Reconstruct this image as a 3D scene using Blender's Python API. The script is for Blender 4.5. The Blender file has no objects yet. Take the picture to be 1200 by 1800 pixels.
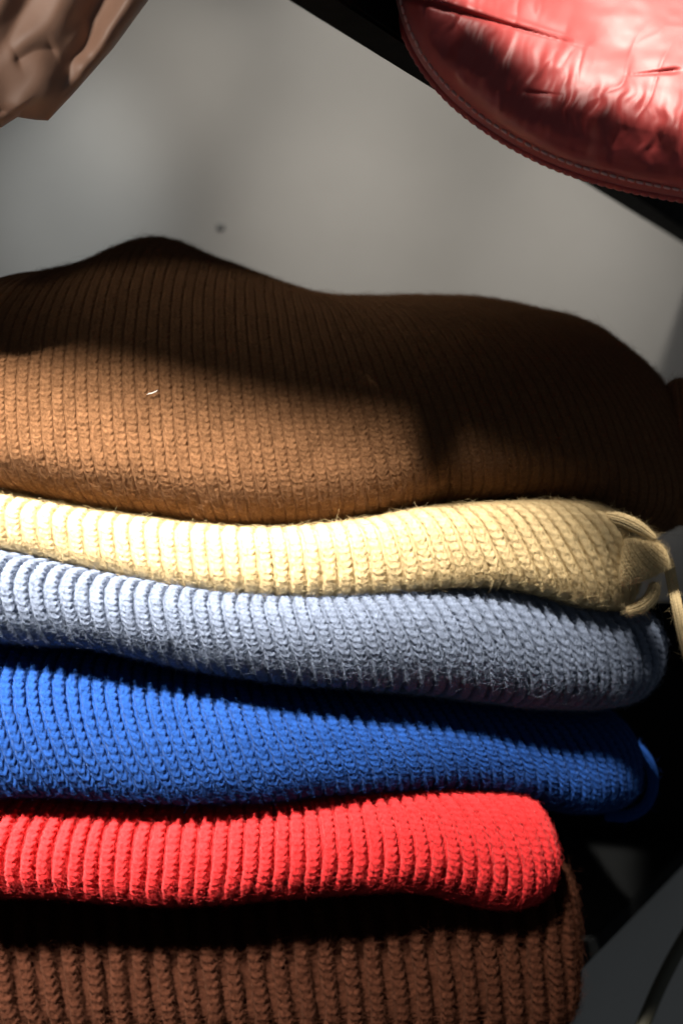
import bpy, math
import numpy as np
from mathutils import Vector, Matrix

rng = np.random.default_rng(7)
sc = bpy.context.scene
R = math.radians

# ------------------------------------------------------------------ camera
F = 2571.0          # focal length in photo pixels (1200 x 1800 frame)
HZ = 850.0          # photo row of the horizon
cam_d = bpy.data.cameras.new('camera')
cam = bpy.data.objects.new('camera', cam_d)
sc.collection.objects.link(cam)
cam.location = (0, 0, 0)
cam.rotation_euler = (R(90), 0, 0)
cam_d.sensor_fit = 'VERTICAL'
cam_d.sensor_height = 36.0
cam_d.lens = F / 1800.0 * 36.0
cam_d.shift_y = -(900.0 - HZ) / 1800.0
cam_d.clip_start = 0.02
cam_d.clip_end = 50
cam_d.dof.use_dof = True
cam_d.dof.focus_distance = 0.875
cam_d.dof.aperture_fstop = 5.0
sc.camera = cam

# ------------------------------------------------------------------ world, lamps, exposure
w = bpy.data.worlds.new('World'); sc.world = w; w.use_nodes = True
bg = w.node_tree.nodes['Background']
bg.inputs['Color'].default_value = (0.80, 0.90, 1.0, 1)
bg.inputs['Strength'].default_value = 0.06
sc.view_settings.view_transform = 'Standard'
sc.view_settings.look = 'None'
sc.view_settings.exposure = 0.0
sc.view_settings.gamma = 1.0
sc.render.film_transparent = False
sc.cycles.use_denoising = True
sc.cycles.sample_clamp_indirect = 3.0
sc.cycles.diffuse_bounces = 2
sc.cycles.caustics_reflective = False
sc.cycles.caustics_refractive = False

def sun_dir(az, el):
    return Vector((-math.sin(R(az)) * math.cos(R(el)), -math.cos(R(az)) * math.cos(R(el)), math.sin(R(el))))
WY = 1.62                     # the wall's distance
LDIR = sun_dir(26, 53)        # towards the sunny window, over the viewer's left shoulder

def at(px, py, Y):
    return Vector(((px - 600) / F * Y, Y, (HZ - py) / F * Y))

def beam(name, LDIR, a, b, below, extra_l, extra_r, power, spread, color, dist=1.9):
    """a collimated rectangular lamp (window sunlight, added jacket beam) whose upper edge falls on a-b"""
    zax = LDIR
    e = (b - a); e = (e - zax * e.dot(zax)).normalized()
    yax = zax.cross(e).normalized()
    wdt = (b - a).dot(e) + extra_l + extra_r
    cen = a + e * (wdt / 2 - extra_l) - yax * (below / 2) + LDIR * dist
    d = bpy.data.lights.new(name, 'AREA'); d.shape = 'RECTANGLE'
    d.size = wdt; d.size_y = abs(below); d.energy = power * wdt * abs(below)
    d.spread = spread; d.color = color
    o = bpy.data.objects.new(name, d); sc.collection.objects.link(o)
    m = Matrix((e, yax, zax)).transposed().to_4x4(); m.translation = cen
    o.matrix_world = m
    return o

WARM = (1.0, 0.93, 0.83)
TA, TB = at(0, 690, 0.915), at(1150, 960, 0.915)
key = beam('window_light', LDIR, TA, TA.lerp(TB, 1050 / 1150.0), 0.40, 0.25, 0.0, 33.0, R(5.0), WARM, 0.80)
# brightness ramp added across the lamp face, so its light thins out to the right
key.data.use_nodes = True
nt = key.data.node_tree; em = nt.nodes['Emission']
ge = nt.nodes.new('ShaderNodeNewGeometry'); sx = nt.nodes.new('ShaderNodeSeparateXYZ'); rp = nt.nodes.new('ShaderNodeValToRGB')
nt.links.new(ge.outputs['Parametric'], sx.inputs['Vector']); ma = nt.nodes.new('ShaderNodeMath'); ma.operation = 'MULTIPLY_ADD'; ma.inputs[1].default_value = -0.50; ma.inputs[2].default_value = 0.37
nt.links.new(sx.outputs['Y'], ma.inputs[0])
mb = nt.nodes.new('ShaderNodeMath'); mb.operation = 'ADD'; nt.links.new(ma.outputs[0], mb.inputs[0]); nt.links.new(sx.outputs['X'], mb.inputs[1])
nt.links.new(mb.outputs[0], rp.inputs['Fac'])
cr_ = rp.color_ramp; cr_.interpolation = 'EASE'
cr_.elements[0].position = 0.45; cr_.elements[0].color = (1, 1, 1, 1)
cr_.elements[1].position = 1.0; cr_.elements[1].color = (0.27, 0.27, 0.27, 1)
for p_, v_ in ((0.60, 0.82), (0.73, 0.56), (0.86, 0.38)):
    cr_.elements.new(p_).color = (v_, v_, v_, 1)
nt.links.new(rp.outputs['Color'], em.inputs['Strength'])
beam('red_jacket_fill', sun_dir(-10, 54), at(722, 34, 0.80), at(1216, 326, 0.80), -0.26, -0.01, 0.10, 10.5, R(0.9), WARM)   # beam added to light the red jacket alone; lower edge follows the hem

def spot(name, loc, aim, energy, cone, blend, soft, color=(1.0, 0.95, 0.87)):
    d = bpy.data.lights.new(name, 'SPOT'); d.energy = energy; d.color = color
    d.spot_size = R(cone); d.spot_blend = blend; d.shadow_soft_size = soft
    o = bpy.data.objects.new(name, d); sc.collection.objects.link(o); o.location = loc
    o.rotation_euler = (Vector(aim) - Vector(loc)).to_track_quat('-Z', 'Y').to_euler()

spot('wall_fill', (0.0, 0.90, 1.05), (0.08, WY, 0.36), 22, 38, 1.0, 0.06)  # broad unseen spot added to brighten the wall
spot('wall_fill', (0.05, 0.90, 1.05), at(600, 540, WY), 11, 22, 1.0, 0.04)  # this and the next three: narrow spots added for lighter patches on the wall
spot('wall_fill', (-0.10, 0.90, 1.05), at(270, 110, WY), 14, 16, 1.0, 0.04)
spot('wall_fill', (0.30, 0.90, 1.05), at(1080, 490, WY), 16, 20, 1.0, 0.04)
spot('wall_fill', (-0.30, 0.90, 1.05), at(120, 380, WY), 21, 17, 1.0, 0.04, (0.93, 0.96, 0.95))
spot('tan_jacket_fill', (-0.75, 0.15, 0.50), at(60, -10, 0.84), 42.0, 14, 0.9, 0.10)  # unseen spot added to brighten the tan jacket

# ------------------------------------------------------------------ helpers
def link(o, parent=None):
    sc.collection.objects.link(o)
    if parent is not None:
        o.parent = parent
    return o

def tag(o, label=None, cat=None, group=None, kind=None):
    if label: o['label'] = label
    if cat: o['category'] = cat
    if group: o['group'] = group
    if kind: o['kind'] = kind
    return o

def thing(name, label, cat, loc, group=None):
    o = bpy.data.objects.new(name, None); o.empty_display_size = 0.03
    o.location = loc
    link(o); tag(o, label, cat, group)
    return o

def mesh_obj(name, verts, faces, mat, parent=None, smooth=True):
    """verts in world coordinates; kept in the parent's frame (parents are only translated)"""
    v = np.asarray(verts, dtype=np.float32).reshape(-1, 3).copy()
    if parent is not None:
        v -= np.array(parent.location, dtype=np.float32)
    f = np.asarray(faces, dtype=np.int32)
    me = bpy.data.meshes.new(name)
    k = f.shape[1]
    me.vertices.add(len(v)); me.vertices.foreach_set('co', v.ravel())
    me.loops.add(f.size); me.loops.foreach_set('vertex_index', f.ravel())
    me.polygons.add(len(f))
    me.polygons.foreach_set('loop_start', np.arange(0, f.size, k, dtype=np.int32))
    me.polygons.foreach_set('loop_total', np.full(len(f), k, dtype=np.int32))
    me.polygons.foreach_set('use_smooth', np.full(len(f), smooth, dtype=bool))
    me.update(calc_edges=True); me.validate()
    me.materials.append(mat)
    o = bpy.data.objects.new(name, me)
    return link(o, parent)

def grid_faces(nu, nv, close_u=False, close_v=False):
    iu = np.arange(nu if close_u else nu - 1); iv = np.arange(nv if close_v else nv - 1)
    a, b = np.meshgrid(iu, iv, indexing='ij')
    a2 = (a + 1) % nu; b2 = (b + 1) % nv
    return np.stack([a * nv + b, a2 * nv + b, a2 * nv + b2, a * nv + b2], -1).reshape(-1, 4)

def box(name, lo, hi, mat, parent=None, bev=0.002):
    import bmesh
    bm = bmesh.new(); bmesh.ops.create_cube(bm, size=1)
    lo = Vector(lo); hi = Vector(hi)
    for v in bm.verts:
        v.co = Vector(((lo[i] + hi[i]) / 2 + v.co[i] * (hi[i] - lo[i])) for i in range(3))
    if bev: bmesh.ops.bevel(bm, geom=bm.edges[:], offset=bev, segments=2, affect='EDGES')
    if parent is not None:
        for v in bm.verts: v.co -= parent.location
    me = bpy.data.meshes.new(name); bm.to_mesh(me); bm.free(); me.materials.append(mat)
    return link(bpy.data.objects.new(name, me), parent)

def prism(name, poly_xy, z0, z1, mat, parent=None, bev=0.0015):
    import bmesh
    bm = bmesh.new()
    vs = [bm.verts.new((x, y, z0)) for x, y in poly_xy]
    f = bm.faces.new(vs)
    r = bmesh.ops.extrude_face_region(bm, geom=[f])
    for v in [g for g in r['geom'] if isinstance(g, bmesh.types.BMVert)]: v.co.z = z1
    bmesh.ops.recalc_face_normals(bm, faces=bm.faces[:])
    if bev: bmesh.ops.bevel(bm, geom=bm.edges[:], offset=bev, segments=2, affect='EDGES')
    if parent is not None:
        for v in bm.verts: v.co -= parent.location
    me = bpy.data.meshes.new(name); bm.to_mesh(me); bm.free(); me.materials.append(mat)
    return link(bpy.data.objects.new(name, me), parent)

def vnoise(x, y, seed=0, n=256):
    g = np.random.default_rng(seed).random((n, n)) * 2 - 1
    xi = np.floor(x).astype(int); yi = np.floor(y).astype(int)
    fx = x - xi; fy = y - yi
    fx = fx * fx * (3 - 2 * fx); fy = fy * fy * (3 - 2 * fy)
    a = g[xi % n, yi % n]; b = g[(xi + 1) % n, yi % n]; c = g[xi % n, (yi + 1) % n]; d = g[(xi + 1) % n, (yi + 1) % n]
    return (a * (1 - fx) + b * fx) * (1 - fy) + (c * (1 - fx) + d * fx) * fy

def fbm(x, y, seed=0, oct=4):
    t = 0; a = 1.0; s = 0
    for i in range(oct):
        t = t + a * vnoise(x * 2 ** i + 7.3 * i, y * 2 ** i + 3.1 * i, seed + i); s += a; a *= 0.5
    return t / s

def smooth_curve(pts, xs, sig):
    """piecewise-linear table, blurred by a gaussian of width sig (same units as xs)"""
    p = np.array(pts, dtype=float)
    lo, hi = min(xs.min(), p[0, 0]) - 4 * sig, max(xs.max(), p[-1, 0]) + 4 * sig
    d = np.linspace(lo, hi, 2400); v = np.interp(d, p[:, 0], p[:, 1])
    st = d[1] - d[0]; k = int(math.ceil(3 * sig / st)) or 1
    kern = np.exp(-0.5 * (np.arange(-k, k + 1) * st / sig) ** 2); kern /= kern.sum()
    v = np.convolve(np.pad(v, k, mode='edge'), kern, mode='valid')
    return np.interp(xs, d, v)

def normals_of(P, close_u=False):
    if close_u:
        du = np.roll(P, -1, 0) - np.roll(P, 1, 0)
    else:
        du = np.gradient(P, axis=0)
    dv = np.gradient(P, axis=1)
    n = np.cross(du, dv)
    l = np.linalg.norm(n, axis=2, keepdims=True)
    return n / np.maximum(l, 1e-12)

# ------------------------------------------------------------------ materials
def mat_new(name):
    m = bpy.data.materials.new(name); m.use_nodes = True
    nt = m.node_tree; return m, nt, nt.nodes['Principled BSDF']

def wool(name, col, sheen=0.35, tint=None, var=0.18, light=None):
    """woollen yarn: heathered colour, rough, fuzzy sheen"""
    m, nt, p = mat_new(name)
    tc = nt.nodes.new('ShaderNodeTexCoord')
    nz = nt.nodes.new('ShaderNodeTexNoise'); nz.inputs['Scale'].default_value = 900; nz.inputs['Detail'].default_value = 3
    nt.links.new(tc.outputs['Object'], nz.inputs['Vector'])
    rp = nt.nodes.new('ShaderNodeValToRGB')
    c0 = [c * (1 - var) for c in col]; c1 = [min(1, c * (1 + var)) for c in col]
    rp.color_ramp.elements[0].position = 0.3; rp.color_ramp.elements[0].color = (*c0, 1)
    rp.color_ramp.elements[1].position = 0.7; rp.color_ramp.elements[1].color = (*c1, 1)
    nt.links.new(nz.outputs['Fac'], rp.inputs['Fac']); nt.links.new(rp.outputs['Color'], p.inputs['Base Color'])
    p.inputs['Roughness'].default_value = 0.95
    p.inputs['Specular IOR Level'].default_value = 0.12
    p.inputs['Sheen Weight'].default_value = sheen
    p.inputs['Sheen Roughness'].default_value = 0.45
    t = tint or [min(1, c * 1.4 + 0.15) for c in col]
    p.inputs['Sheen Tint'].default_value = (*t, 1)
    b = nt.nodes.new('ShaderNodeBump'); b.inputs['Strength'].default_value = 0.35; b.inputs['Distance'].default_value = 0.0006
    n2 = nt.nodes.new('ShaderNodeTexNoise'); n2.inputs['Scale'].default_value = 1500; n2.inputs['Detail'].default_value = 4
    nt.links.new(tc.outputs['Object'], n2.inputs['Vector'])
    nt.links.new(n2.outputs['Fac'], b.inputs['Height']); nt.links.new(b.outputs['Normal'], p.inputs['Normal'])
    return m

def nylon(name, col, rough, spec=0.5, coat=0.0):
    m, nt, p = mat_new(name)
    tc = nt.nodes.new('ShaderNodeTexCoord')
    nz = nt.nodes.new('ShaderNodeTexNoise'); nz.inputs['Scale'].default_value = 40; nz.inputs['Detail'].default_value = 5
    nt.links.new(tc.outputs['Object'], nz.inputs['Vector'])
    rp = nt.nodes.new('ShaderNodeValToRGB')
    rp.color_ramp.elements[0].position = 0.25; rp.color_ramp.elements[0].color = (*[c * 0.88 for c in col], 1)
    rp.color_ramp.elements[1].position = 0.75; rp.color_ramp.elements[1].color = (*[min(1, c * 1.08) for c in col], 1)
    nt.links.new(nz.outputs['Fac'], rp.inputs['Fac']); nt.links.new(rp.outputs['Color'], p.inputs['Base Color'])
    p.inputs['Roughness'].default_value = rough
    p.inputs['Specular IOR Level'].default_value = spec
    p.inputs['Coat Weight'].default_value = coat
    p.inputs['Coat Roughness'].default_value = 0.35
    # taffeta weave
    wv = nt.nodes.new('ShaderNodeTexNoise'); wv.inputs['Scale'].default_value = 1800; wv.inputs['Detail'].default_value = 2
    nt.links.new(tc.outputs['Object'], wv.inputs['Vector'])
    b = nt.nodes.new('ShaderNodeBump'); b.inputs['Strength'].default_value = 0.12; b.inputs['Distance'].default_value = 0.0003
    nt.links.new(wv.outputs['Fac'], b.inputs['Height']); nt.links.new(b.outputs['Normal'], p.inputs['Normal'])
    return m

M_TOPBROWN = wool('wool_tan_brown', (0.195, 0.094, 0.043), 0.15, (0.75, 0.5, 0.3))
M_CREAM = wool('wool_cream', (0.65, 0.50, 0.275), 0.2, (0.9, 0.8, 0.5), 0.08)
M_LBLUE = wool('wool_grey_blue', (0.148, 0.180, 0.252), 0.2, (0.7, 0.8, 1.0), 0.15)
M_BLUE = wool('wool_royal_blue', (0.008, 0.042, 0.185), 0.12, (0.45, 0.65, 1.0), 0.2)
M_RED = wool('wool_red', (0.47, 0.021, 0.023), 0.2, (1.0, 0.45, 0.45), 0.12)
M_LOWBROWN = wool('wool_dark_brown', (0.034, 0.0100, 0.0042), 0.03, (0.6, 0.3, 0.15))
M_REDNYLON = nylon('nylon_dark_red', (0.42, 0.042, 0.039), 0.50, 0.65, 0.0)
M_REDNYLON.node_tree.nodes['Principled BSDF'].inputs['Sheen Weight'].default_value = 0.3
M_REDNYLON.node_tree.nodes['Principled BSDF'].inputs['Sheen Tint'].default_value = (1, 0.7, 0.68, 1)
M_BEIGE = nylon('nylon_tan', (0.36, 0.20, 0.135), 0.5, 0.4)
M_THREAD, _, p = mat_new('thread_pink'); p.inputs['Base Color'].default_value = (0.85, 0.5, 0.46, 1); p.inputs['Roughness'].default_value = 0.7

M_WALL, nt, p = mat_new('painted_wall')
tc = nt.nodes.new('ShaderNodeTexCoord'); nz = nt.nodes.new('ShaderNodeTexNoise'); nz.inputs['Scale'].default_value = 5; nz.inputs['Detail'].default_value = 6
nt.links.new(tc.outputs['Object'], nz.inputs['Vector'])
rp = nt.nodes.new('ShaderNodeValToRGB')
rp.color_ramp.elements[0].position = 0.3; rp.color_ramp.elements[0].color = (0.50, 0.478, 0.445, 1)
rp.color_ramp.elements[1].position = 0.7; rp.color_ramp.elements[1].color = (0.57, 0.548, 0.515, 1)
nt.links.new(nz.outputs['Fac'], rp.inputs['Fac']); nt.links.new(rp.outputs['Color'], p.inputs['Base Color'])
p.inputs['Roughness'].default_value = 0.75
n2 = nt.nodes.new('ShaderNodeTexNoise'); n2.inputs['Scale'].default_value = 160; n2.inputs['Detail'].default_value = 4
nt.links.new(tc.outputs['Object'], n2.inputs['Vector'])
b = nt.nodes.new('ShaderNodeBump'); b.inputs['Strength'].default_value = 0.25; b.inputs['Distance'].default_value = 0.001
nt.links.new(n2.outputs['Fac'], b.inputs['Height']); nt.links.new(b.outputs['Normal'], p.inputs['Normal'])

M_BLACK, nt, p = mat_new('black_laminate')
p.inputs['Base Color'].default_value = (0.0035, 0.0038, 0.0040, 1); p.inputs['Roughness'].default_value = 0.42
tc = nt.nodes.new('ShaderNodeTexCoord'); nz = nt.nodes.new('ShaderNodeTexNoise'); nz.inputs['Scale'].default_value = 60; nz.inputs['Detail'].default_value = 6
nt.links.new(tc.outputs['Object'], nz.inputs['Vector'])
mr = nt.nodes.new('ShaderNodeMapRange'); mr.inputs['To Min'].default_value = 0.55; mr.inputs['To Max'].default_value = 0.75; p.inputs['Specular IOR Level'].default_value = 0.05
nt.links.new(nz.outputs['Fac'], mr.inputs['Value']); nt.links.new(mr.outputs['Result'], p.inputs['Roughness'])
M_CORD, _, p = mat_new('cord_plastic'); p.inputs['Base Color'].default_value = (0.07, 0.066, 0.045, 1); p.inputs['Roughness'].default_value = 0.6
M_SCREW, _, p = mat_new('screw_metal'); p.inputs['Base Color'].default_value = (0.36, 0.355, 0.34, 1); p.inputs['Roughness'].default_value = 0.6
M_LINT, _, p = mat_new('lint_white'); p.inputs['Base Color'].default_value = (0.85, 0.8, 0.75, 1); p.inputs['Roughness'].default_value = 0.9

# ------------------------------------------------------------------ setting: wall, shelf unit
wall = box('wall', (-1.2, WY, -1.1), (1.4, WY + 0.08, 1.2), M_WALL, None, 0); tag(wall, 'plain grey painted wall behind the folded sweaters', kind='structure')

SZ = -0.36          # top of the lower shelf
VD = Vector((1285, F)).normalized()      # plan direction of the shelf edges (they recede to the right)
RD = Vector((VD.y, -VD.x))               # plan direction to the right of the edges
# lower shelf board: right edge passes through photo points (1020,1690) and (1200,1515)
p1 = at(1020, 1668, -SZ * F / (1668 - HZ)); p2 = at(1200, 1493, -SZ * F / (1493 - HZ))
e1 = Vector((p1.x, p1.y)); ed = (Vector((p2.x, p2.y)) - e1).normalized()
near = e1 + ed * ((0.70 - e1.y) / ed.y); far = e1 + ed * ((WY - 0.004 - e1.y) / ed.y)
shelf = thing('shelf_unit', 'black shelf board, with an added dark panel behind it, carrying the stack of folded sweaters', 'shelf', (0, 1.0, SZ - 0.02))
prism('shelf_board', [(-0.62, 0.70), (near.x, near.y), (far.x, far.y), (-0.62, far.y)], SZ - 0.018, SZ, M_BLACK, shelf)
box('dark_backing', (-0.62, 1.50, SZ + 0.001), (far.x - 0.02, 1.518, -0.122), M_BLACK, shelf)  # dark sheet added so the area behind the stack stays black

# upper rail: a black square bar fixed to the wall, running toward the viewer
RZ = 0.25
q1 = at(500, 0, RZ * F / HZ); q2 = at(1200, 430, RZ * F / (HZ - 430))
u1 = Vector((q1.x, q1.y)); ud = (Vector((q2.x, q2.y)) - u1).normalized(); ur = Vector((ud.y, -ud.x))
a0 = u1 + ud * ((0.738 - u1.y) / ud.y); a1 = u1 + ud * ((WY - 0.002 - u1.y) / ud.y)
rail = thing('shelf_rail', 'black square rail crossing the top right under the red jacket', 'rail', (a1.x, a1.y, RZ))
prism('bar', [tuple(a0), tuple(a0 + ur * 0.026), tuple(a1 + ur * 0.026), tuple(a1)], RZ, RZ + 0.032, M_BLACK, rail, 0.002)

# ------------------------------------------------------------------ knit garments
def knit_height(r, q, pitch, row, amp, st, valley, seed, kind='rib'):
    """height of 1x1 rib knitting; r counts ribs across, q counts stitch rows along the rib"""
    ri = np.floor(r); c = (r - ri - 0.5)
    rw = np.random.default_rng(seed).random(4096)
    per = rw[(ri.astype(int) + 500) % 4096]
    q = q + per * 0.8 + 0.25 * vnoise(q * 0.35, ri * 3.7, seed + 5)
    c = c + 0.05 * vnoise(q * 0.6 + per * 40, ri * 1.7, seed + 1)
    half = (0.5 - valley / 2) * (1 + 0.12 * (per - 0.5))
    k = np.clip(np.abs(c) / half, 0, 1.6)
    dome = np.where(k < 1, np.sqrt(np.clip(1 - k ** 2.4, 0, 1)), 0.0)
    h = amp * (dome - 1)
    cc = np.clip(k, 0, 1)
    # two slanting legs of each V stitch, with a small hole where the legs meet
    ph = q - 0.85 * cc
    leg = np.abs(np.sin(np.pi * ph)) ** 0.7
    jit = 0.75 + 0.5 * (vnoise(np.floor(ph) * 1.31, ri * 2.17 + np.sign(c) * 0.6, seed + 2) * 0.5 + 0.5)
    h += np.where(k < 1, st * jit * (leg - 0.6) * (0.55 + 0.45 * np.sin(np.pi * np.clip(cc, 0, 1))), 0)
    hole = np.exp(-(cc / 0.24) ** 2) * (0.6 + 0.9 * np.exp(-((q - np.floor(q) - 0.02) % 1 - 0.5) ** 2 / 0.035))
    h -= np.where(k < 1, st * 0.75 * jit * hole, 0)
    # purl bars at the bottom of the valley
    h += np.where(k >= 1, st * 0.6 * np.cos(2 * np.pi * q), 0)
    return h

def rib_offset(r, q, pitch, depth, st, seed, tmax=116.0, w0=0.37):
    """1x1 rib as pinched tubes: returns (sideways, outward) offsets in metres and the rib's own tilt angle.
    Each knit column bulges over the purl column beside it, so the grooves stay narrow and deep."""
    ri = np.floor(r); c = r - ri - 0.5
    rw = np.random.default_rng(seed).random(4096); per = rw[(ri.astype(int) + 500) % 4096]
    q = q + per * 0.9 + 0.3 * vnoise(q * 0.3, ri * 3.7, seed + 5)
    wid = w0 + 0.03 * (per - 0.5) + 0.022 * vnoise(q * 0.45 + per * 40, ri * 1.7, seed + 1)
    ac = np.abs(c); sg = np.sign(c)
    tm = math.radians(tmax); lim = 0.41
    th = np.clip(ac / lim, 0, 1) * tm
    x = wid * np.sin(th); hz = (np.cos(th) - 1) / (1 - math.cos(tm))
    over = np.clip((ac - lim) / (0.5 - lim), 0, 1)
    x = x * (1 - over) + 0.5 * over
    # V stitches: two slanting yarn legs either side of the column's centre line
    cc = np.clip(th / math.radians(88), 0, 1)
    ph = q - 0.95 * cc
    leg = np.abs(np.sin(np.pi * ph)) ** 0.75
    jit = 0.7 + 0.6 * (vnoise(np.floor(ph) * 1.31, ri * 2.17 + sg * 0.6, seed + 2) * 0.5 + 0.5)
    bump = st * jit * (leg - 0.6) * (0.5 + 0.5 * np.sin(np.pi * cc))
    bump = bump - st * 0.8 * jit * np.exp(-(cc / 0.20) ** 2) * (0.55 + 0.9 * np.exp(-(((q - 0.02) % 1) - 0.5) ** 2 / 0.035))
    bump = (bump + st * 0.45 * vnoise(q * 2.3, r * 9.0, seed + 12) * np.sin(th)) * (1 - over)
    out = depth * hz * (1 + 0.10 * (per - 0.5)) + bump * np.cos(th) + 0.25 * st * over * np.cos(2 * np.pi * q)
    side = (x * sg - c) * pitch + bump * np.sin(th) * sg
    return side, out, th

def fuzz(name, P, N, w, count, length, mat, parent, rad=0.00005, seed=1):
    """loose wool fibres standing off the knit"""
    g = np.random.default_rng(seed)
    nu, nv = P.shape[:2]
    pr = w.ravel().astype(float); pr /= pr.sum()
    idx = g.choice(nu * nv, size=count, p=pr)
    p0 = P.reshape(-1, 3)[idx] + g.normal(0, 0.0004, (count, 3)); n = N.reshape(-1, 3)[idx]
    rnd = g.normal(0, 1, (count, 3)); t = rnd - n * (rnd * n).sum(1, keepdims=True)
    t /= np.linalg.norm(t, axis=1, keepdims=True)
    b = np.cross(n, t)
    L = (length * g.gamma(3.0, 1 / 3.0, count))[:, None]
    lift = g.uniform(0.08, 0.75, (count, 1)); side = g.normal(0, 0.5, (count, 1))
    ss = np.array([0, 0.34, 0.67, 1.0])
    pts = np.zeros((count, 4, 3))
    for j, s in enumerate(ss):
        pts[:, j] = p0 + t * L * s + n * L * lift * (s - 0.45 * s * s) + b * L * side * s * s
    pts -= np.array(parent.location)
    hc = bpy.data.hair_curves.new(name)
    hc.add_curves([4] * count)
    hc.attributes['position'].data.foreach_set('vector', pts.astype(np.float32).ravel())
    ra = hc.attributes.get('radius') or hc.attributes.new('radius', 'FLOAT', 'POINT')
    rr = np.tile(np.array([1.0, 0.9, 0.7, 0.25]) * rad, count).astype(np.float32)
    ra.data.foreach_set('value', rr)
    hc.materials.append(mat)
    o = bpy.data.objects.new(name, hc); link(o, parent); tag(o, kind='stuff')
    return o

def tbl(pts, Y, front=None, off=0.01):
    if front is None:
        return [((p[0] - 600) / F * Y, (HZ - p[1]) / F * Y) for p in pts]
    ys = np.interp([p[0] for p in pts], [p[0] for p in front], [p[1] for p in front]) + off
    return [((p[0] - 600) / F * y, (HZ - p[1]) / F * y) for p, y in zip(pts, ys)]

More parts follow.
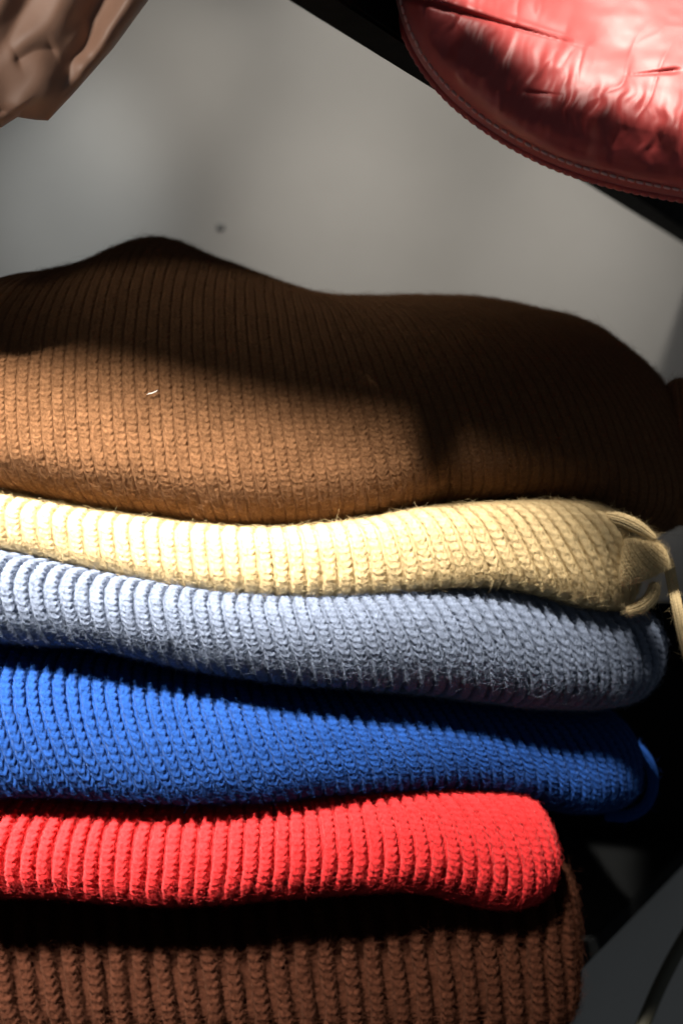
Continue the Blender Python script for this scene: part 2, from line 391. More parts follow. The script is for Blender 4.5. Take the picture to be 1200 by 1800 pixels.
def folded(name, label, mat, top, bot, front, xr, part='folded_body', pitch=0.0098, row=0.0046, amp=0.0030, st=0.0009,
           valley=0.28, mid=0.5, r_up=0.03, r_lo=0.03, ex=2.4, corner=0.045, slant=((0, 0), (1, 0)), depth=0.30,
           Yt=None, Yb=None, seed=1, fuzz_n=45000, fuzz_len=0.0030, group='folded knit sweaters in the stack', wob=0.0, sig=0.012, ycorner=None, parent=None, crest=None, tmax=112.0, w0=0.37):
    """a folded sweater: a thick soft slab whose rounded front fold carries the ribs.
    top/bot: (photo x, photo y) outlines of the fold, front: (photo x, depth) of its face, xr: photo x of the right end"""
    y0 = front[len(front) // 2][1]
    ft = front if Yt is None else None; fb = front if Yb is None else None
    fx = [((p[0] - 600) / F * p[1], p[1]) for p in front]
    XL = (-420 - 600) / F * y0
    yr = np.interp((xr - 600) / F * y0, [q[0] for q in fx], [q[1] for q in fx])
    XR = (xr - 600) / F * (yr + corner * 0.6)
    yc = ycorner or corner
    # plan path, counter-clockwise from the left front corner: front, right corner, right side, back, left side
    xs = np.linspace(XL + 0.04, XR - corner, 900); ys = smooth_curve(fx, xs, 0.02)
    a = np.linspace(0, math.pi / 2, 160)[1:]
    sl = (ys[-1] - ys[-2]) / (xs[-1] - xs[-2])
    cx = XR - corner + corner * np.sin(a); cy = ys[-1] + yc * (1 - np.cos(a)) + sl * (cx - (XR - corner)) * np.cos(a)
    yb = ys.mean() + depth
    def seg(p, q, n): return np.linspace(p, q, n)[1:]
    rest = np.concatenate([seg((cx[-1], cy[-1]), (XR, yb - 0.04), 200),
                           np.stack([XR - 0.04 + 0.04 * np.cos(a), yb - 0.04 + 0.04 * np.sin(a)], 1),
                           seg((XR - 0.04, yb), (XL + 0.04, yb), 200),
                           np.stack([XL + 0.04 - 0.04 * np.sin(a), yb - 0.04 + 0.04 * np.cos(a)], 1),
                           seg((XL, yb - 0.04), (XL, ys[0] + 0.04), 120),
                           np.stack([XL + 0.04 - 0.04 * np.cos(a), ys[0] + 0.04 - 0.04 * np.sin(a)], 1)[:-1]])
    path = np.concatenate([np.stack([xs, ys], 1), np.stack([cx, cy], 1), rest])
    arc = np.concatenate([[0], np.cumsum(np.linalg.norm(np.diff(path, axis=0), axis=1))])
    u_vis0 = np.interp((-60 - 600) / F * y0, xs, arc[:900]); u_vis1 = arc[900 + 159 - 1] + 0.05
    fine = pitch / 16
    us = np.concatenate([np.arange(0, u_vis0, pitch / 5), np.arange(u_vis0, u_vis1, fine), np.arange(u_vis1, arc[-1] - pitch / 10, pitch / 5)])
    CX = np.interp(us, arc, path[:, 0]); CY = np.interp(us, arc, path[:, 1])
    # spine the upper and lower sheets run in to
    ins = min(0.11, depth * 0.45)
    DX = (XL + XR) / 2 + (CX - (XL + XR) / 2) * (1 - 2 * ins / (XR - XL)); DY = np.full_like(CX, ys.mean() + depth * 0.5)
    dd = np.hypot(DX - CX, DY - CY); nx = (DX - CX) / dd; ny = (DY - CY) / dd
    XT = CX + nx * r_up
    zt = smooth_curve(tbl(top, Yt, ft), XT, sig); zb = smooth_curve(tbl(bot, Yb, fb), CX, sig)
    zm = zb + (zt - zb) * mid
    zts = smooth_curve(tbl(top, Yt, ft), XT, crest) if crest else zt
    if crest: zm = zb + (zts - zb) * mid
    # section parameter: fine over the lip, sparse over the hidden sheets
    def sect(phi):
        c = np.clip(np.cos(phi), 0, 1) ** (2 / ex); s = np.sign(phi) * np.abs(np.sin(phi)) ** (2 / ex)
        return c, s
    hm_u = float(np.mean((zt - zm)[us < u_vis1])); hm_l = float(np.mean((zm - zb)[us < u_vis1]))
    ph = np.linspace(-math.pi / 2, math.pi / 2, 4000); c, s = sect(ph)
    o_ = np.where(ph > 0, r_up, r_lo) * (1 - c); z_ = np.where(ph > 0, hm_u, hm_l) * s
    al = np.concatenate([[0], np.cumsum(np.hypot(np.diff(o_), np.diff(z_)))])
    stp = row / 6.5
    ns = int(al[-1] / stp)
    aa = np.linspace(0, al[-1], ns); phs = np.interp(aa, al, ph)
    c, s = sect(phs)
    ext = np.linspace(0, 1, 9)[1:]
    O = np.zeros((len(us), ns + 16)); Z = np.zeros_like(O)
    q = np.zeros(ns + 16)
    ro = np.where(phs > 0, r_up, r_lo)
    O[:, 8:8 + ns] = ro * (1 - c); Z[:, 8:8 + ns] = np.where(phs > 0, (zts - zm)[:, None], (zm - zb)[:, None]) * s + zm[:, None] + np.where(phs > 0, (zt - zts)[:, None] * np.clip(s, 0, 1) ** 3, 0)
    q[8:8 + ns] = aa
    for k, e in enumerate(ext):
        O[:, 8 + ns + k] = r_up + (dd - r_up) * e
        Z[:, 8 + ns + k] = zt + (zm - zt) * 0.25 * e ** 2
        O[:, 7 - k] = r_lo + (dd - r_lo) * e
        Z[:, 7 - k] = zb + 0.002 * e
        q[8 + ns + k] = aa[-1] + 0.12 * e; q[7 - k] = -0.12 * e
    P = np.stack([CX[:, None] + nx[:, None] * O, CY[:, None] + ny[:, None] * O, Z], -1)
    # soft unevenness of the pile
    lipw = np.zeros(ns + 16); lipw[8:8 + ns] = 1
    if wob:
        n0 = normals_of(P)
        P += n0 * (wob * fbm(us[:, None] * 14 + 3, q[None, :] * 18 + 5, seed + 30, 3) * lipw[None, :])[..., None]
    N = normals_of(P)
    if N[len(us) // 6, 8 + ns // 2, 1] > 0: N = -N
    kk = np.interp(600 + F * CX / CY, [p[0] for p in slant], [p[1] for p in slant])
    mw = zm[:, None] - Z
    r = (us[:, None] - kk[:, None] * mw) / pitch + 0.12 * fbm(us[:, None] * 22, q[None, :] * 26, seed + 9, 2)
    SD, H, TH = rib_offset(r, np.broadcast_to(q[None, :] / row, r.shape), pitch, amp, st, seed, tmax, w0)
    fade = np.ones(ns + 16); fade[:8] = np.linspace(0.2, 1, 8); fade[8 + ns:] = np.linspace(1, 0.2, 8)
    Ud = np.roll(P, -1, 0) - np.roll(P, 1, 0); Ud -= N * (Ud * N).sum(2, keepdims=True); Ud /= np.maximum(np.linalg.norm(Ud, axis=2, keepdims=True), 1e-9)
    P = P + N * (H * fade[None, :])[..., None] + Ud * (SD * fade[None, :])[..., None]
    NN = N
    root = parent
    if root is None:
        root = thing(name, label, 'sweater', (float((XL + XR) / 2), float(y0 + depth / 2), float(zb.mean())), group)
    f = grid_faces(len(us), ns + 16, close_u=True)
    if True:
        f = f[:, ::-1] if False else f
    mesh_obj(part, P, f, mat, root)
    vis = np.zeros(P.shape[:2]); iu = (us > u_vis0) & (us < u_vis1)
    vis[np.ix_(iu, np.arange(8, 8 + ns))] = 1.0
    vis *= (0.25 + np.clip(1 + H / amp, 0, 1.2))
    if fuzz_n:
        fuzz('fuzz', P, NN, vis, fuzz_n, fuzz_len, mat, root, seed=seed)
    return root

B_BROWN = [(-420, 850), (-150, 850), (0, 868), (100, 888), (200, 904), (300, 920), (400, 932), (500, 932), (600, 926), (700, 906), (800, 890), (900, 883), (1000, 882), (1060, 890), (1130, 925), (1200, 948), (1300, 955)]
B_CREAM = [(-420, 930), (-150, 945), (0, 970), (100, 992), (200, 1012), (300, 1031), (400, 1044), (500, 1051), (600, 1051), (700, 1043), (800, 1036), (900, 1034), (950, 1041), (1000, 1056), (1050, 1069), (1110, 1076), (1200, 1080)]
B_LBLUE = [(-420, 1120), (-150, 1125), (0, 1135), (40, 1140), (100, 1137), (200, 1156), (300, 1176), (400, 1192), (500, 1206), (600, 1212), (700, 1217), (800, 1227), (900, 1241), (1000, 1247), (1100, 1246), (1200, 1244)]
B_BLUE = [(-420, 1400), (0, 1416), (100, 1419), (200, 1426), (300, 1429), (400, 1426), (500, 1421), (600, 1410), (700, 1398), (800, 1392), (900, 1392), (960, 1402), (1000, 1415), (1060, 1430), (1200, 1436)]
B_RED = [(-420, 1575), (0, 1586), (100, 1591), (200, 1601), (300, 1602), (400, 1599), (500, 1591), (600, 1585), (700, 1578), (780, 1576), (850, 1592), (900, 1606), (1000, 1606), (1100, 1606)]

def shift(pts, d, dr=0.0): return [(p[0], p[1] + d + dr * min(max((p[0] - 600) / 300.0, 0), 1)) for p in pts]

# top sweater: tan brown, a high soft mound
T_BROWN = [(-420, 600), (-150, 590), (-60, 560), (0, 522), (60, 492), (110, 483), (190, 474), (225, 455), (255, 430), (290, 420), (325, 430), (370, 455), (440, 482), (520, 512), (580, 525), (680, 523), (800, 523), (860, 532), (920, 545), (1000, 572), (1080, 608), (1130, 640), (1170, 690), (1200, 715), (1300, 760)]
S_BROWN = folded('folded_sweater', 'tan brown ribbed sweater heaped on top of the stack, mostly in shadow', M_TOPBROWN,
       T_BROWN, B_BROWN, [(-420, 0.915), (0, 0.905), (300, 0.905), (700, 0.91), (1000, 0.93), (1200, 0.96)], 1228,
       mid=0.23, r_up=0.15, r_lo=0.048, ex=2.1, corner=0.06, Yt=1.05, Yb=0.935, seed=11, pitch=0.0076, row=0.0036, amp=0.0014, st=0.00075, tmax=96, w0=0.43,
       slant=((0, 0.1), (500, 0.15), (1100, 0.35)), depth=0.34, fuzz_n=190000, fuzz_len=0.0040, wob=0.003, sig=0.008, crest=0.035)
S_CREAM = folded('folded_sweater', 'cream ribbed sweater lying directly under the tan brown one', M_CREAM,
       shift(B_BROWN, -4), B_CREAM, [(-420, 0.914), (0, 0.907), (400, 0.903), (700, 0.899), (900, 0.901), (1000, 0.907), (1150, 0.932)], 1128,
       mid=0.5, r_up=0.024, r_lo=0.024, ex=2.8, corner=0.03, seed=23, amp=0.0040, st=0.0008, tmax=108, w0=0.39, slant=((0, 0.12), (600, 0.1), (800, 0.35), (1000, 0.6)),
       fuzz_n=70000, wob=0.002)
S_LBLUE = folded('folded_sweater', 'pale grey blue ribbed sweater between the cream and the royal blue ones', M_LBLUE,
       shift(B_CREAM, 2), shift(B_LBLUE, 8), [(-420, 0.890), (0, 0.882), (400, 0.878), (650, 0.885), (800, 0.899), (950, 0.917), (1050, 0.932), (1150, 0.952)], 1172,
       mid=0.60, r_up=0.022, r_lo=0.042, ex=2.1, corner=0.035, seed=37, amp=0.0050, st=0.0012, pitch=0.0092,  slant=((0, 0.1), (500, 0.25), (900, 0.45), (1100, 0.3)),
       fuzz_n=70000, wob=0.002)
S_BLUE = folded('folded_sweater', 'royal blue ribbed sweater lying directly on the bright red one', M_BLUE,
       shift(B_LBLUE, 4), shift(B_BLUE, -3, 14), [(-420, 0.898), (0, 0.890), (400, 0.891), (650, 0.907), (800, 0.924), (950, 0.950), (1050, 0.966), (1150, 0.982)], 1135,
       mid=0.38, r_up=0.055, r_lo=0.03, ex=2.2, corner=0.045, seed=41, amp=0.0048, st=0.0012, pitch=0.0084, slant=((0, 0.35), (500, 0.35), (900, 0.3), (1100, 0.2)),
       fuzz_n=70000, wob=0.002)
folded('folded_sweater', 'bright red ribbed sweater near the bottom of the stack', M_RED,
       shift(B_BLUE, -10, 30), shift(B_RED, 6), [(-420, 0.908), (0, 0.901), (500, 0.899), (800, 0.907), (1000, 0.922)], 985,
       mid=0.45, r_up=0.038, r_lo=0.036, ex=2.05, corner=0.03, seed=53, amp=0.0056, st=0.0012, w0=0.35, fuzz_len=0.0027, slant=((0, -0.1), (500, -0.1), (900, 0.05)),
       fuzz_n=70000, wob=0.002)
SHY = HZ + (-SZ) * F / 0.93
folded('folded_sweater', 'dark brown wide ribbed sweater at the very bottom of the stack', M_LOWBROWN,
       [(-420, 1560), (0, 1572), (500, 1575), (800, 1562), (1100, 1560)], [(-420, SHY - 4), (1200, SHY - 4)],
       [(-420, 0.944), (0, 0.942), (500, 0.933), (900, 0.938), (1010, 0.943)], 1022,
       mid=0.3, r_up=0.018, r_lo=0.02, ex=3.2, corner=0.03, seed=67, amp=0.0090, st=0.0017, pitch=0.0150, row=0.0056, tmax=114, w0=0.29,
       slant=((0, 0.12), (500, 0.12), (1000, 0.08)), Yb=0.93, Yt=0.93, fuzz_n=60000, fuzz_len=0.0048, wob=0.002)

def tube(name, pts, rad, mat, parent=None, seg=10, flat=1.0, up=None, label=None):
    p = np.asarray(pts, float); n = len(p)
    t = np.gradient(p, axis=0); t /= np.linalg.norm(t, axis=1, keepdims=True)
    upv = np.array(up if up is not None else (0, -1, 0.2), float)
    s1 = np.cross(t, upv); s1 /= np.linalg.norm(s1, axis=1, keepdims=True); s2 = np.cross(s1, t)
    a = np.linspace(0, 2 * math.pi, seg, endpoint=False)
    rad = np.broadcast_to(np.asarray(rad, float), (n,))
    g = p[:, None] + rad[:, None, None] * (np.cos(a)[None, :, None] * s1[:, None] + flat * np.sin(a)[None, :, None] * s2[:, None])
    g[0] = p[0] + (g[0] - p[0]) * 0.3; g[-1] = p[-1] + (g[-1] - p[-1]) * 0.3
    return mesh_obj(name, g, grid_faces(n, seg, close_v=True), mat, parent)


def knit_tube(name, pts, rad, mat, parent, pitch=0.0042, row=0.0030, amp=0.0009, st=0.0005, valley=0.12, flat=1.0, seed=3, up=(0, -1, 0.25), fuzz_n=3000, fuzz_len=0.003):
    c = np.array([at(*p_)[:] for p_ in pts]); n0 = len(c)
    n = max(24, int(np.linalg.norm(np.diff(c, axis=0), axis=1).sum() / (row / 5)))
    tt = np.linspace(0, n0 - 1, n)
    p_ = np.stack([smooth_curve(list(enumerate(c[:, k])), tt, 0.3) for k in range(3)], 1)
    rd = smooth_curve(list(enumerate(rad)), tt, 0.2)
    L = np.concatenate([[0], np.cumsum(np.linalg.norm(np.diff(p_, axis=0), axis=1))])
    cap = np.clip(np.minimum(L, L[-1] - L) / (rd.mean() * 0.7), 0, 1); rd = rd * (np.sqrt(1 - (1 - cap) ** 2) * 0.98 + 0.02)
    t = np.gradient(p_, axis=0); t /= np.linalg.norm(t, axis=1, keepdims=True)
    s1 = np.cross(t, np.array(up, float)); s1 /= np.linalg.norm(s1, axis=1, keepdims=True); s2 = np.cross(s1, t)
    nc = max(3, int(round(2 * math.pi * max(rad) * (1 + flat) / 2 / pitch))); seg = nc * 8
    a = np.linspace(0, 2 * math.pi, seg, endpoint=False)
    dirs = np.cos(a)[None, :, None] * s1[:, None] + flat * np.sin(a)[None, :, None] * s2[:, None]
    nrm = flat * np.cos(a)[None, :, None] * s1[:, None] + np.sin(a)[None, :, None] * s2[:, None]; nrm /= np.linalg.norm(nrm, axis=2, keepdims=True)
    P = p_[:, None] + rd[:, None, None] * dirs
    r = np.broadcast_to((a / (2 * math.pi) * nc)[None, :], (n, seg)); q = np.broadcast_to((L / row)[:, None], (n, seg))
    H = knit_height(r, q, pitch, row, amp, st, valley, seed)
    P = P + nrm * (H * np.clip(rd / max(rad), 0, 1)[:, None])[..., None]
    o = mesh_obj(name, P, grid_faces(n, seg, close_v=True), mat, parent)
    if fuzz_n:
        vis = np.ones((n, seg)); fuzz('fuzz', P, nrm, vis, fuzz_n, fuzz_len, mat, parent, seed=seed)
    return o

# sleeves, cuffs and hanger loops that show at the right end of the stack
def knit_pad(name, quad, Y, thick, mat, parent, cols, rows, seed, amp=0.0006, st=0.0004, diag=0.0, tilt=0.0, fuzz_n=3000):
    """a flat folded end of finer knit: a padded four-cornered patch (photo corners, clockwise from top left)"""
    n, m = cols * 9, rows * 7
    u = np.linspace(-1, 1, n)[:, None] * np.ones((1, m)); v = np.linspace(-1, 1, m)[None, :] * np.ones((n, 1))
    q = np.array(quad, float); a, b = (u + 1) / 2, (v + 1) / 2
    c2 = 1 - 0.10 * (1 - np.cos(np.pi * (b - 0.5)))                 # slightly rounded outline
    x = (1 - b) * ((1 - a) * q[0, 0] + a * q[1, 0]) + b * ((1 - a) * q[3, 0] + a * q[2, 0])
    y = (1 - b) * ((1 - a) * q[0, 1] + a * q[1, 1]) + b * ((1 - a) * q[3, 1] + a * q[2, 1])
    cx_, cy_ = q[:, 0].mean(), q[:, 1].mean(); k = 1 - 0.16 * (u * v) ** 2
    x = cx_ + (x - cx_) * k; y = cy_ + (y - cy_) * k
    pad = np.sqrt(np.clip(1 - np.abs(u) ** 3.2, 0, 1)) * np.sqrt(np.clip(1 - np.abs(v) ** 2.6, 0, 1))
    H = knit_height(a * cols + diag * b * cols, b * rows * 1.0 + 0.0 * a, 1, 1, amp, st, 0.14, seed)
    yf = Y + tilt * u - thick * pad - H * np.clip(pad * 2, 0, 1); yk = Y + 0.004 + tilt * u + thick * pad
    A = np.stack([(x - 600) / F * yf, yf, (HZ - y) / F * yf], -1); B = np.stack([(x - 600) / F * yf, yk, (HZ - y) / F * yf], -1)
    f = grid_faces(n, m); ar = np.arange(n * m).reshape(n, m); fs = [f, f[:, ::-1] + n * m]
    for ix in (ar[0], ar[-1][::-1], ar[:, 0][::-1], ar[:, -1]): fs.append(np.stack([ix[:-1], ix[1:], ix[1:] + n * m, ix[:-1] + n * m], 1))
    o = mesh_obj(name, np.concatenate([A.reshape(-1, 3), B.reshape(-1, 3)]), np.concatenate(fs), mat, parent)
    N = normals_of(A); N = np.where(N[..., 1:2] > 0, -N, N)
    fuzz('fuzz', A, N, np.ones((n, m)), fuzz_n, 0.003, mat, parent, seed=seed)
    return o

knit_tube('sleeve', [(1190, 660, 1.02), (1202, 740, 1.0), (1206, 840, 0.99), (1196, 935, 0.985)], [0.010, 0.018, 0.019, 0.014], M_TOPBROWN, S_BROWN, pitch=0.0082, row=0.0038, amp=0.0016, seed=81)
knit_pad('sleeve', [(905, 880), (1120, 905), (1175, 985), (1000, 990)], 0.945, 0.012, M_CREAM, S_CREAM, 18, 18, 82, amp=0.0012, st=0.0008, diag=0.5, tilt=0.012, fuzz_n=6000)
knit_pad('cuff', [(1092, 942), (1165, 950), (1182, 1000), (1084, 1040)], 0.932, 0.013, M_CREAM, S_CREAM, 8, 12, 83, amp=0.0012, st=0.0008, diag=-0.6, tilt=0.008, fuzz_n=3000)
knit_tube('cuff_edge', [(1035, 903, 0.93), (1080, 908, 0.925), (1120, 925, 0.925), (1155, 950, 0.93)], [0.0025, 0.0045, 0.0045, 0.002], M_CREAM, S_CREAM, flat=0.8, seed=84, pitch=0.003, fuzz_n=800)
knit_tube('cuff_edge', [(1150, 1020, 0.935), (1148, 1045, 0.932), (1130, 1066, 0.93), (1095, 1076, 0.93)], [0.003, 0.0045, 0.0045, 0.003], M_CREAM, S_CREAM, flat=0.8, seed=85, pitch=0.003, fuzz_n=800)
knit_tube('hanger_loop', [(1170, 975, 0.955), (1180, 1020, 0.953), (1190, 1075, 0.952), (1204, 1140, 0.955), (1225, 1200, 0.96)], [0.0038] * 5, M_CREAM, S_CREAM, flat=0.45, seed=86, pitch=0.0022, row=0.002, amp=0.0005, st=0.0003, fuzz_n=500)
knit_tube('hanger_loop', [(1105, 1300, 1.03), (1140, 1335, 1.025), (1150, 1378, 1.02), (1136, 1418, 1.02), (1100, 1438, 1.02), (1055, 1432, 1.02)], [0.0040] * 6, M_BLUE, S_BLUE, flat=0.45, seed=88, pitch=0.0022, row=0.002, amp=0.0005, st=0.0003, fuzz_n=600)

# ------------------------------------------------------------------ red quilted jacket on the rail
def closed_profile(ctrl, n):
    c = np.array(ctrl, float); t = np.linspace(0, 1, len(c)); d = np.linspace(0, 1, 1500)
    v = np.stack([np.interp(d, t, c[:, k]) for k in range(2)], 1)
    ks = np.exp(-0.5 * (np.arange(-60, 61) / 26.0) ** 2); ks /= ks.sum()
    v = np.stack([np.convolve(np.concatenate([np.full(60, v[0, k]), v[:, k], np.full(60, v[-1, k])]), ks, 'valid') for k in range(2)], 1)
    a = np.concatenate([[0], np.cumsum(np.linalg.norm(np.diff(v, axis=0), axis=1))])
    return v, a

HEM = [(610, -420), (628, -260), (645, -170), (668, -80), (695, 0), (704, 40), (722, 85), (752, 132), (790, 176), (835, 212), (880, 243), (940, 276), (1000, 302), (1100, 330), (1200, 349), (1330, 362), (1480, 362), (1600, 330)]
hx = np.array(HEM, float); ha = np.concatenate([[0], np.cumsum(np.linalg.norm(np.diff(hx, axis=0), axis=1))])
NS = 640
hs = np.linspace(0, ha[-1], NS)                                    # photo pixels along the hem
hp = np.stack([smooth_curve(list(zip(ha, hx[:, k])), hs, 28) for k in range(2)], 1)
ta = np.concatenate([np.linspace(0, 1, 330) ** 1.25])
top = np.stack([np.interp(hs, [0, hs[-1]], [900, 1500]), np.full(NS, -620.0)], 1)
JX = hp[:, None, 0] + (top - hp)[:, None, 0] * ta[None, :]; JY = hp[:, None, 1] + (top - hp)[:, None, 1] * ta[None, :]
ln = np.linalg.norm(top - hp, axis=1)[:, None] * ta[None, :]        # pixels in from the hem
S2 = np.broadcast_to(hs[:, None], ln.shape) / 100.0; T2 = ln / 100.0
band = 105.0
e_ = np.clip(ln / band, 0, 1)
se_ = np.clip(np.minimum(hs, hs[-1] - hs) / 130.0, 0, 1)[:, None]
puff = 0.040 * np.sqrt(np.clip(1 - (1 - e_) ** 2.2, 0, 1)) * np.sqrt(1 - (1 - se_) ** 2)
lean = 0.085 * np.clip((ln - band) / 420.0, 0, 3) ** 1.25
gather = fbm((S2 + 0.12 * fbm(S2 * 2, T2 * 3, 70, 2)) * 2.4, T2 * 0.5 + 0.2 * S2, 71, 3) * np.exp(-((T2 - 0.95) / 0.55) ** 2)
def ridged(a, b, seed, sharp):
    return np.clip(1 - 2.0 * np.abs(fbm(a, b, seed, 3)), 0, 1) ** sharp
wr = 0.5 * fbm(S2 * 0.8, T2 * 0.8, 75, 3)
rid = ridged((JX / 100 * 0.45 + JY / 100 * 0.9) * 0.9 + wr, (JX / 100 - JY / 100 * 0.5) * 0.35, 72, 3)
rid2 = ridged((JX / 100 * 0.9 + JY / 100 * 0.5) * 1.5 + wr, (JX / 100 * 0.5 - JY / 100) * 0.6, 78, 4) * np.clip(1.2 - np.abs(T2 - 1.7) * 0.8, 0, 1)
soft = fbm(JX / 210 + JY / 400, JY / 120 - JX / 500, 73, 2)
fin = np.clip(ln / 40, 0, 1)
def cr(x0, y0, x1, y1, wd, dep):
    dx, dy = x1 - x0, y1 - y0; L2 = dx * dx + dy * dy; L = math.sqrt(L2)
    t = ((JX - x0) * dx + (JY - y0) * dy) / L2; s_ = ((JX - x0) * dy - (JY - y0) * dx) / L
    wd = wd * np.clip(1.15 - t, 0.25, 1.2)
    return dep * np.clip(1.1 - t, 0, 1) * np.exp(-(s_ / wd) ** 2) * np.exp(-np.clip(-t, 0, None) ** 2 * 30) * (t < 1.1)
hgt = fin * (0.0080 * gather + 0.0005 * rid + 0.0006 * rid2 + 0.0060 * soft + 0.0006 * fbm(JX / 45, JY / 30, 79, 2) + 0.00004 * fbm(JX / 12, JY / 9, 74, 2))
hgt += cr(700, -10, 1010, 78, 6, -0.0045) + cr(705, -22, 1010, 68, 12, 0.003) + cr(1180, 125, 1100, 132, 4, -0.0025) + cr(930, 163, 990, 167, 4, -0.002)
JD = 0.825 - puff + lean - hgt
J = np.stack([(JX - 600) / F * JD, JD, (HZ - JY) / F * JD], -1)
JN = normals_of(J)
if JN[NS // 2, 120, 1] > 0: JN = -JN
Hm = J[:, 0].copy()
YJ = 0.835 + 0.6 * puff + lean
JB = np.stack([(JX - 596) / F * YJ, YJ, (HZ - JY + 6) / F * YJ], -1)[:, ::-1][:, ::6]   # the far side of the padding
JB[0] = J[0][::-1][::6] + np.array([0, 0.002, 0]); JB[-1] = J[-1][::-1][::6] + np.array([0, 0.002, 0])
JA = np.concatenate([J, JB], 1)
jroot = thing('puffer_jacket', 'glossy dark red puffer jacket with stitched curved hem in front of the black rail', 'jacket', (0.22, 0.84, 0.48))
mesh_obj('shell', JA, grid_faces(NS, JA.shape[1], close_v=True), M_REDNYLON, jroot)

# piping along the hem and the row of stitches just inside it
tube('piping', Hm + np.array([0, -0.001, 0.0]) + np.array([0, 0, 1]) * (0.0004 * np.sin(hs * 0.4))[:, None], 0.0030, M_REDNYLON, jroot, 12)
si = np.argmin(np.abs(ln - 15.0), axis=1)
line = J[np.arange(NS), si] + JN[np.arange(NS), si] * 0.0009
SN = JN[np.arange(NS), si]
sv, sf = [], []
dist = np.concatenate([[0], np.cumsum(np.linalg.norm(np.diff(line, axis=0), axis=1))])
oct_ = np.array([(math.cos(k * math.pi / 3), math.sin(k * math.pi / 3)) for k in range(6)])
d = 0.0
while d < dist[-1] - 0.006:
    cs = np.array([[np.interp(d + 0.0040 * e, dist, line[:, k]) for k in range(3)] for e in (0, 0.25, 0.75, 1)])
    tt = cs[-1] - cs[0]; tt /= np.linalg.norm(tt); i = int(np.interp(d, dist, np.arange(NS))); nn = SN[i]; ss = np.cross(tt, nn)
    cs = cs + ss * np.array([-0.0003, -0.0001, 0.0001, 0.0003])[:, None]
    b0 = len(sv)
    for cpt, rr in zip(cs, (0.0004, 0.0008, 0.0008, 0.0004)):
        for cc, s_ in oct_: sv.append(cpt + rr * (cc * ss + s_ * nn))
    for a_ in range(3):
        for k in range(6): sf.append((b0 + a_ * 6 + k, b0 + a_ * 6 + (k + 1) % 6, b0 + a_ * 6 + 6 + (k + 1) % 6, b0 + a_ * 6 + 6 + k))
    d += 0.0050
tag(mesh_obj('stitching', sv, sf, M_THREAD, jroot), 'pale pink stitches running along the piped edge', kind='stuff')

# ------------------------------------------------------------------ tan jacket hanging at the upper left
nu, nv = 300, 320
U, V = np.meshgrid(np.linspace(0, 1, nu), np.linspace(0, 1, nv), indexing='ij')
yb_u = np.interp(U[:, 0], [0, 0.35, 0.70, 0.795, 0.87, 0.95, 1.0], [330, 300, 250, 226, 206, 211, 212])
ytop = -330.0
PY = ytop + (yb_u[:, None] - ytop) * V
xr_v = np.interp(ytop + (213 - ytop) * V[0], [-330, -100, 0, 85, 165, 213], [480, 330, 262, 200, 130, 85])
xl_v = np.interp(V[0], [0, 1], [-420, -330])
PX = xl_v[None, :] + (xr_v - xl_v)[None, :] * U
def crease(x0, y0, x1, y1, wd, dep, sharp=1.0):
    dx, dy = x1 - x0, y1 - y0; L2 = dx * dx + dy * dy; L = math.sqrt(L2)
    wx_ = PX + 16 * fbm(PX / 70, PY / 70, 97, 2); wy_ = PY + 16 * fbm(PX / 70 + 9, PY / 70 + 4, 98, 2)
    t = ((wx_ - x0) * dx + (wy_ - y0) * dy) / L2
    s = ((wx_ - x0) * dy - (wy_ - y0) * dx) / L
    k = np.exp(-np.clip(-t, 0, None) ** 2 * 60) * np.exp(-np.clip(t - 1, 0, None) ** 2 * 60)
    return dep * np.exp(-(np.abs(s) / wd) ** (1.6 * sharp)) * k
edge = np.clip((xr_v[None, :] - PX) / 48.0, 0, 1); edge = np.sqrt(1 - (1 - edge) ** 2)
edgeb = np.clip((yb_u[:, None] - PY) / 40.0, 0, 1); edgeb = np.sqrt(1 - (1 - edgeb) ** 2)
edgel = np.clip(U / 0.1, 0, 1)
al_ = -0.44 * PX + 0.90 * PY; ac_ = 0.90 * PX + 0.44 * PY                  # along and across the hanging folds
wp_ = 22 * fbm(PX / 120, PY / 120, 91, 2)
bul = 0.030 * edge * edgeb * edgel
bul += 0.013 * fbm((ac_ + wp_) / 92 + 0.35, al_ / 380, 92, 2) * (0.35 + 0.65 * edgeb) * (0.4 + 0.6 * edge)
bul += 0.0012 * fbm((ac_ + wp_) / 40, al_ / 120 + 3, 94, 2) * edge
bul += crease(230, -120, 88, 205, 30, -0.013) + crease(30, 108, 95, 92, 16, -0.003) + crease(0, 192, 60, 200, 10, -0.004)
YF = 0.86 - bul; YB = 0.89 + 0.03 * edge * edgeb * edgel
fr = np.stack([(PX - 600) / F * YF, YF, (HZ - PY) / F * YF], -1)
bk = np.stack([(PX - 612) / F * YB, YB, (HZ - PY + 14) / F * YB], -1)
tj = thing('hanging_jacket', 'crumpled tan nylon jacket hanging into the upper left corner', 'jacket', (-0.2, 0.87, 0.39))
va = np.concatenate([fr.reshape(-1, 3), bk.reshape(-1, 3)])
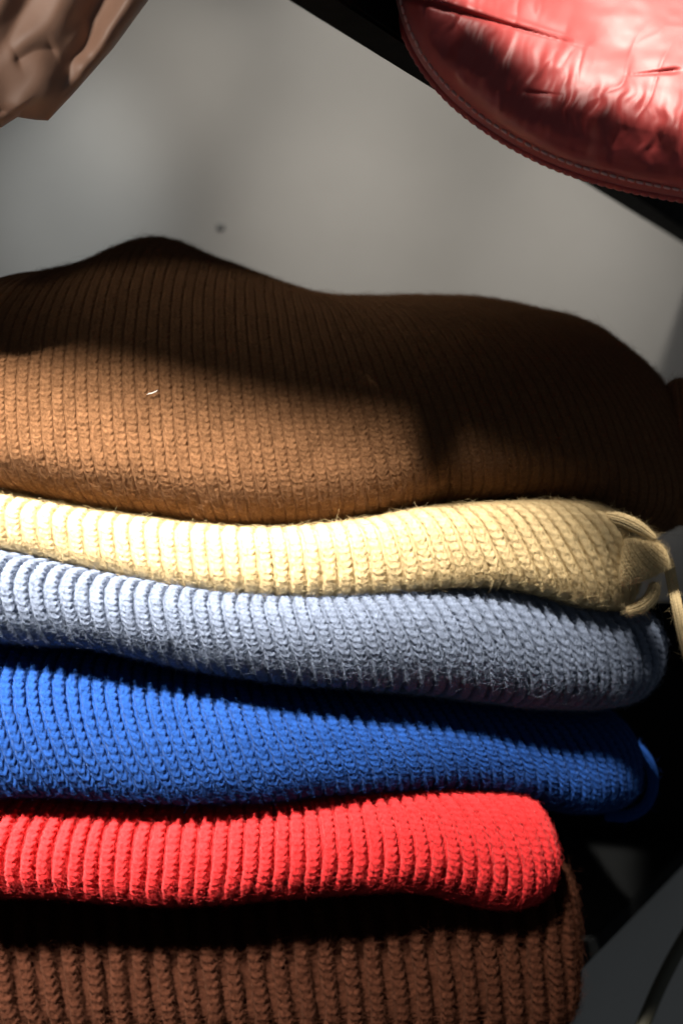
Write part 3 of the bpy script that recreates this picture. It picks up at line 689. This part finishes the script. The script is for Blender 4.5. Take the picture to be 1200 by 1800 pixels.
gf = grid_faces(nu, nv); fa = [gf, gf[:, ::-1] + nu * nv]
def rim(ix):
    ix = np.asarray(ix); return np.stack([ix[:-1], ix[1:], ix[1:] + nu * nv, ix[:-1] + nu * nv], 1)
ar = np.arange(nu * nv).reshape(nu, nv)
fa += [rim(ar[0]), rim(ar[-1])[:, ::-1], rim(ar[:, 0])[:, ::-1], rim(ar[:, -1])]
mesh_obj('shell', va, np.concatenate(fa), M_BEIGE, tj)

# ------------------------------------------------------------------ small things
bpy.context.view_layer.update()
knit_brown = [c for c in S_BROWN.children if c.name.startswith('folded_body')][0]
def on_brown(px, py):
    d_ = at(px, py, 1.0).normalized(); ok_, hit, nn_, _ = knit_brown.ray_cast(-S_BROWN.location, d_)
    return np.array((hit + S_BROWN.location)[:]) + np.array([0, -0.0022, 0.001]) if ok_ else np.array(at(px, py, 0.92)[:])
lp = [on_brown(px, py) for px, py in ((259, 697), (264, 695), (269, 694), (274, 692), (278, 689))]
tag(tube('lint_thread', np.array(lp), 0.0004, M_LINT, None, 6), 'tiny white thread of lint on the tan brown sweater', 'lint')
sp = at(388, 398, WY)
sn = 20; aa_ = np.linspace(0, 2 * math.pi, sn, endpoint=False)
rings = [(0.0052, 0.0), (0.0050, -0.0012), (0.0036, -0.0024), (0.0012, -0.0026)]
g = np.array([[(sp.x + r_ * math.cos(a), WY + y_, sp.z + r_ * math.sin(a)) for a in aa_] for r_, y_ in rings])
tag(mesh_obj('wall_screw', g, grid_faces(4, sn, close_v=True), M_SCREW), 'small dark screw head in the grey wall', 'screw')

cp = np.array([at(1085, 1900, 1.10)[:], at(1130, 1800, 1.11)[:], at(1160, 1727, 1.12)[:], at(1200, 1652, 1.13)[:], at(1260, 1560, 1.15)[:], at(1340, 1480, 1.17)[:]])
tt = np.linspace(0, 5, 60); cpt = np.stack([smooth_curve(list(enumerate(cp[:, k])), tt, 0.35) for k in range(3)], 1)
tag(tube('cord', cpt, 0.0055, M_CORD, None, 14), 'pale yellowish cord hanging below the shelf at the lower right corner', 'cord')
